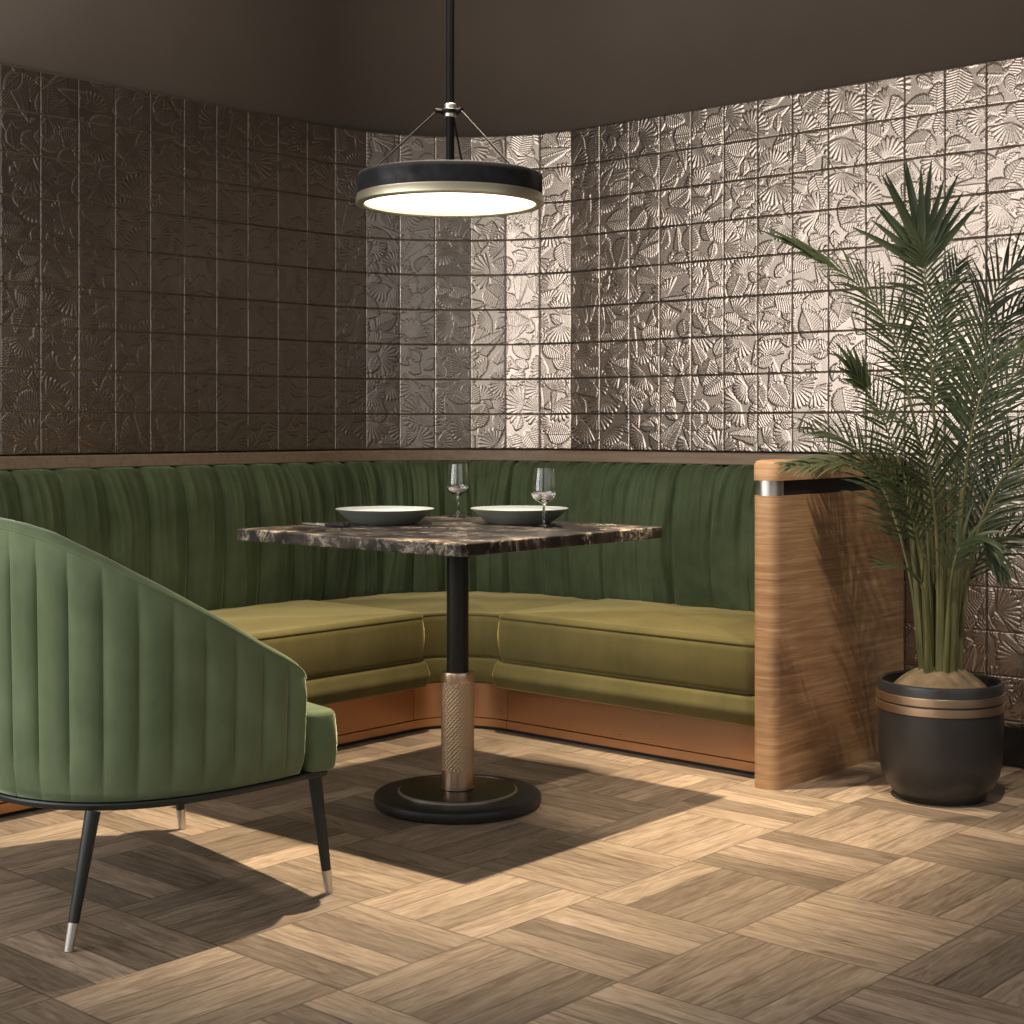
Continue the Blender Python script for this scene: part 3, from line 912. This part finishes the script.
# ------------------------------------------------------------------ potted palm
PX, PY = -1.966, 4.006
palm = thing('potted_palm', 'tall areca palm in a round black planter beside the oak end panel', 'plant', (PX, PY, 0))
b = MB(); b.lathe([(r_*.962, z_) for r_, z_ in [(0, .0), (.122, .0), (.127, .004), (.130, .014), (.150, .036), (.166, .070), (.174, .115), (.177, .19), (.1775, .316), (.175, .324), (.169, .327), (.163, .322), (.161, .29), (.150, .27), (0, .27)]], 96)
pot = b.build('planter', M['black_pot'], palm)
for z0 in (.2475, .2745):
    b = MB(); b.lathe([(r_*.962, z_) for r_, z_ in [(.1765, z0), (.1795, z0+.0015), (.1800, z0+.012), (.1795, z0+.0215), (.1765, z0+.023)]], 96)
    o = b.build('metal_band', M['brass'], pot); o['label'] = 'pale brass band'
V = []; F = []; nr, na = 12, 72
for i in range(nr+1):
    t = i/nr
    for k in range(na):
        a = 2*PI*k/na; r_ = .1455*(1-t)
        z = .288+.075*(1-(1-t)**2.2)+.004*math.sin(a*9+2*math.sin(a*2))*math.sin(PI*t)
        V.append((r_*math.cos(a), r_*math.sin(a), z))
F = [(i*na+k, i*na+(k+1) % na, (i+1)*na+(k+1) % na, (i+1)*na+k) for i in range(nr) for k in range(na)]
mesh_obj('fibre_mound', V, F, M['mound'], palm)

def bez(pts, n_):
    """Catmull-Rom through pts"""
    P = [np.array(p, float) for p in pts]; P = [2*P[0]-P[1]]+P+[2*P[-1]-P[-2]]
    out = []
    segs = len(P)-3; per = max(2, n_//segs)
    for i in range(segs):
        for k in range(per):
            t = k/per; a, b_, c, d = P[i:i+4]
            out.append(.5*((2*b_)+(-a+c)*t+(2*a-5*b_+4*c-d)*t*t+(-a+3*b_-3*c+d)*t**3))
    out.append(P[-2]); return np.array(out)
va, vb = np.array([.7475, .6643, 0]), np.array([-.6643, .7475, 0])
def W3(a, b_, z): return va*a+vb*b_+np.array([0, 0, z])
def blade(m, r, p, d, ll, wd, face, droop, K=6):
    q = p.copy(); cur = d/np.linalg.norm(d); sp_ = []
    for k in range(K+1):
        sp_.append(q.copy()); q = q+cur*ll/K
        cur = cur+np.array([0, 0, -1])*droop*(.4+k/K)*.32*r.uniform(.7, 1.3); cur /= np.linalg.norm(cur)
    Vv = []
    for k, q in enumerate(sp_):
        g_ = k/K; ww = wd*.5*min(1, .35+g_*3.2)*max(.02, 1-g_)**.62
        dd = sp_[min(K, k+1)]-sp_[max(0, k-1)]; dd /= np.linalg.norm(dd)
        lat = np.cross(face, dd); lat /= max(1e-6, np.linalg.norm(lat))
        fold = face*ww*.45
        Vv += [q-lat*ww+fold, q, q+lat*ww+fold]
    Ff = []
    for k in range(K):
        Ff += [(3*k, 3*k+1, 3*k+4, 3*k+3), (3*k+1, 3*k+2, 3*k+5, 3*k+4)]
    m.add(Vv, Ff)
def frond(ctrl, start=.45, leaf=.24, width=.0100, spread=52, droop=.25, seed=0, rad=.006, twist=0.0, fuse=0.0, step=.020, fan=0, fan_len=.18, fan_deg=42):
    r = np.random.default_rng(seed)
    C = bez([W3(*c) for c in ctrl], 60)
    seg = np.concatenate([[0], np.cumsum(np.linalg.norm(np.diff(C, axis=0), axis=1))]); L = seg[-1]
    at = lambda s: np.array([np.interp(s, seg, C[:, k]) for k in range(3)])
    rb = MB(); rb.tube(C[::3], list(np.interp(seg[::3]/L, [0, .3, 1], [rad*1.7, rad, .0012])), 7)
    ro = rb.build('frond', M['stem'], palm)
    m = MB()
    s = start*L
    while s < L*.995:
        f = (s/L-start)/(1-start)
        p = at(s); t = at(min(L, s+.01))-at(max(0, s-.01)); t /= np.linalg.norm(t)
        side0 = np.cross(t, np.array([0, 0, 1.])); ns = np.linalg.norm(side0)
        # plane of the frond: biased to face up and towards the open side of the room
        face = np.array([.25, -.45, .6])+twist*np.array([.4, -.9, 0])
        face -= t*face.dot(t); face /= np.linalg.norm(face)
        side = np.cross(face, t)
        ll = leaf*(math.sin(PI*min(1, .14+.78*f))**.5)*(1-.42*f)*r.uniform(.88, 1.08)
        ang = math.radians(spread*(1-.55*f)+r.uniform(-5, 5))
        for sg in (-1, 1):
            d = t*math.cos(ang)+side*sg*math.sin(ang)+face*r.uniform(.05, .22)
            blade(m, r, p, d, ll, width*(1+fuse*f)*r.uniform(.85, 1.1), face, droop)
        s += step*(1+.1*r.uniform(-1, 1))
    for k in range(fan):               # broad pointed blades fanning out at the tip
        q = k/(fan-1)*2-1
        a = math.radians(q*fan_deg+r.uniform(-3, 3))
        blade(m, r, at(L*(.985-.05*abs(q))), t*math.cos(a)+side*math.sin(a)+face*r.uniform(-.05, .1), fan_len*(1-.22*abs(q))*r.uniform(.85, 1.12), .030, face, droop*.25)
    mesh_obj('leaflets', m.v, m.f, M['leaf'], ro)
    return ro
FR = [
 # tall centre frond
 dict(ctrl=[(.0, .02, .34), (.015, .03, .80), (-.015, .02, 1.10), (-.030, -.0, 1.34), (-.060, -.02, 1.55)], start=.62, leaf=.20, spread=80, droop=.42, seed=1, twist=.6, fan=15, fan_len=.265, fan_deg=48, step=.014),
 # tall arching left
 dict(ctrl=[(-.02, .0, .34), (-.045, -.01, .85), (-.13, -.03, 1.25), (-.24, -.05, 1.42), (-.385, -.08, 1.505)], start=.60, leaf=.20, spread=44, droop=.4, seed=2, fan=6, fan_len=.19, fan_deg=16),
 # tall arching right
 dict(ctrl=[(.02, .02, .34), (.05, .04, .85), (.12, .06, 1.25), (.23, .06, 1.49), (.42, .03, 1.53)], start=.50, leaf=.23, spread=42, droop=.75, seed=3, fan=6, fan_len=.18, fan_deg=24),
 dict(ctrl=[(-.03, .02, .34), (-.06, .02, .75), (-.14, .0, 1.0), (-.19, -.02, 1.10), (-.245, -.04, 1.18)], start=.52, leaf=.17, spread=56, droop=.3, seed=4, fan=7, fan_len=.13, fan_deg=34),
 dict(ctrl=[(-.035, -.03, .34), (-.07, -.06, .68), (-.15, -.12, .86), (-.26, -.17, .93), (-.46, -.22, .925)], start=.42, leaf=.17, spread=38, droop=.4, seed=5, width=.013),
 dict(ctrl=[(-.045, -.03, .34), (-.06, -.07, .55), (-.10, -.10, .63), (-.17, -.13, .655), (-.20, -.14, .655)], start=.62, leaf=.13, spread=26, droop=.15, seed=6, width=.010, step=.022),
 dict(ctrl=[(.0, -.05, .34), (.005, -.08, .58), (.02, -.12, .70), (.07, -.15, .725), (.12, -.17, .63)], start=.55, leaf=.13, spread=34, droop=.5, seed=7, width=.02),
 dict(ctrl=[(.04, .0, .34), (.07, .0, .75), (.13, -.01, 1.04), (.23, -.03, 1.20), (.42, -.05, 1.26)], start=.42, leaf=.23, spread=48, droop=.45, seed=8),
 dict(ctrl=[(.045, -.02, .34), (.07, -.04, .65), (.14, -.07, .87), (.26, -.10, .97), (.44, -.13, .90)], start=.38, leaf=.22, spread=48, droop=.5, seed=9),
 dict(ctrl=[(.04, .03, .34), (.07, .05, .52), (.14, .07, .67), (.26, .08, .72), (.40, .08, .62)], start=.40, leaf=.19, spread=46, droop=.5, seed=10),
 dict(ctrl=[(.01, .05, .34), (.02, .09, .80), (.02, .14, 1.15), (.06, .19, 1.38), (.12, .22, 1.52)], start=.62, leaf=.19, spread=48, droop=.4, seed=11),
 dict(ctrl=[(.03, -.03, .34), (.04, -.06, .75), (.06, -.10, 1.02), (.11, -.15, 1.20), (.22, -.20, 1.27)], start=.58, leaf=.17, spread=48, droop=.5, seed=13, fan=7, fan_len=.16, fan_deg=34),
 dict(ctrl=[(-.015, -.04, .34), (-.03, -.08, .70), (-.07, -.13, .92), (-.13, -.18, 1.03), (-.24, -.22, 1.07)], start=.46, leaf=.20, spread=48, droop=.35, seed=14),
 dict(ctrl=[(.03, .05, .34), (.06, .09, .80), (.13, .13, 1.10), (.22, .16, 1.32), (.36, .17, 1.42)], start=.44, leaf=.22, spread=50, droop=.45, seed=15),
 dict(ctrl=[(.05, .01, .34), (.08, .02, .60), (.16, .03, .83), (.28, .03, 1.0), (.46, .02, 1.07)], start=.42, leaf=.22, spread=48, droop=.5, seed=17),
 dict(ctrl=[(-.04, .03, .34), (-.07, .06, .62), (-.13, .10, .84), (-.22, .14, .98), (-.34, .17, 1.03)], start=.45, leaf=.19, spread=46, droop=.4, seed=18),
]
for d in FR: frond(**d)
# canes at the foot of the clump
for k in range(9):
    a = 2*PI*k/9+.3; r0 = .045 if k else .0
    bx, by = r0*math.cos(a), r0*math.sin(a)
    b = MB(); b.tube([(bx, by, .33), (bx*1.25, by*1.25, .5), (bx*1.6, by*1.6, .68), (bx*2.0, by*2.0, .86)], [.0125, .011, .009, .006], 10)
    b.build('cane', M['stem'], palm)

# ------------------------------------------------------------------ light
def add_light(name, typ, loc, energy, color, **kw):
    l = bpy.data.lights.new(name, typ); l.energy = energy; l.color = color
    for k, v in kw.items(): setattr(l, k, v)
    o = bpy.data.objects.new(name, l); o.location = loc; COL.objects.link(o); return o
def aim(o, target):
    o.rotation_euler = (Vector(target)-o.location).to_track_quat('-Z', 'Y').to_euler()
WARM = (1, .83, .60)
k = add_light('ceiling_spot_over_table', 'SPOT', (LX+.02, LY-.02, CEIL-.12), 980, WARM, spot_size=math.radians(58), spot_blend=.85, shadow_soft_size=.03)
k = add_light('pendant_downlight', 'SPOT', (LX, LY, 1.628), 55, (1, .90, .76), spot_size=math.radians(66), spot_blend=.5, shadow_soft_size=.12)
k = add_light('ceiling_spot_over_plant', 'SPOT', (-1.30, 2.95, CEIL-.08), 260, (1, .86, .68), spot_size=math.radians(33), spot_blend=.45, shadow_soft_size=.03)
aim(k, (-2.22, 3.80, .42))
def window_light(name, x0, x1, z0, z1, L, loc, rot):
    w, h = x1-x0, z1-z0
    o = add_light(name, 'AREA', loc, L*PI*w*h, (.97, .98, 1.0), shape='RECTANGLE', size=w, size_y=h)
    o.rotation_euler = rot; return o
for (x0, x1), L in zip(WIN, (7.3, 2.5)):
    window_light('window_daylight', x0, x1, BZ0, BZ1, L, ((x0+x1)/2, YB-.14, (BZ0+BZ1)/2), (PI/2, 0, 0))
window_light('added_side_fill', SW0, SW1, BZ0, BZ1, .6, (XR+.14, (SW0+SW1)/2, (BZ0+BZ1)/2), (PI/2, 0, PI/2))  # added fill lamp from the right, for the corner tile facets
world = bpy.data.worlds.new('world'); scn.world = world; world.use_nodes = True
world.node_tree.nodes['Background'].inputs[0].default_value = (.75, .8, .9, 1)
world.node_tree.nodes['Background'].inputs[1].default_value = .35

# ------------------------------------------------------------------ camera
cam = bpy.data.cameras.new('camera'); co = bpy.data.objects.new('camera', cam); COL.objects.link(co)
co.location = (0, 0, 1.035)
co.rotation_euler = (PI/2, 0, math.radians(41.634))
cam.sensor_fit = 'HORIZONTAL'; cam.sensor_width = 36
cam.lens = 36*1544.2/1024
cam.shift_y = -(512-424.55)/1024
cam.clip_start = .05
scn.camera = co
vs = scn.view_settings
scn.display_settings.display_device = 'sRGB'
vs.view_transform = 'Standard'; vs.look = 'None'; vs.gamma = 1; vs.exposure = 0.0
vs.use_curve_mapping = False
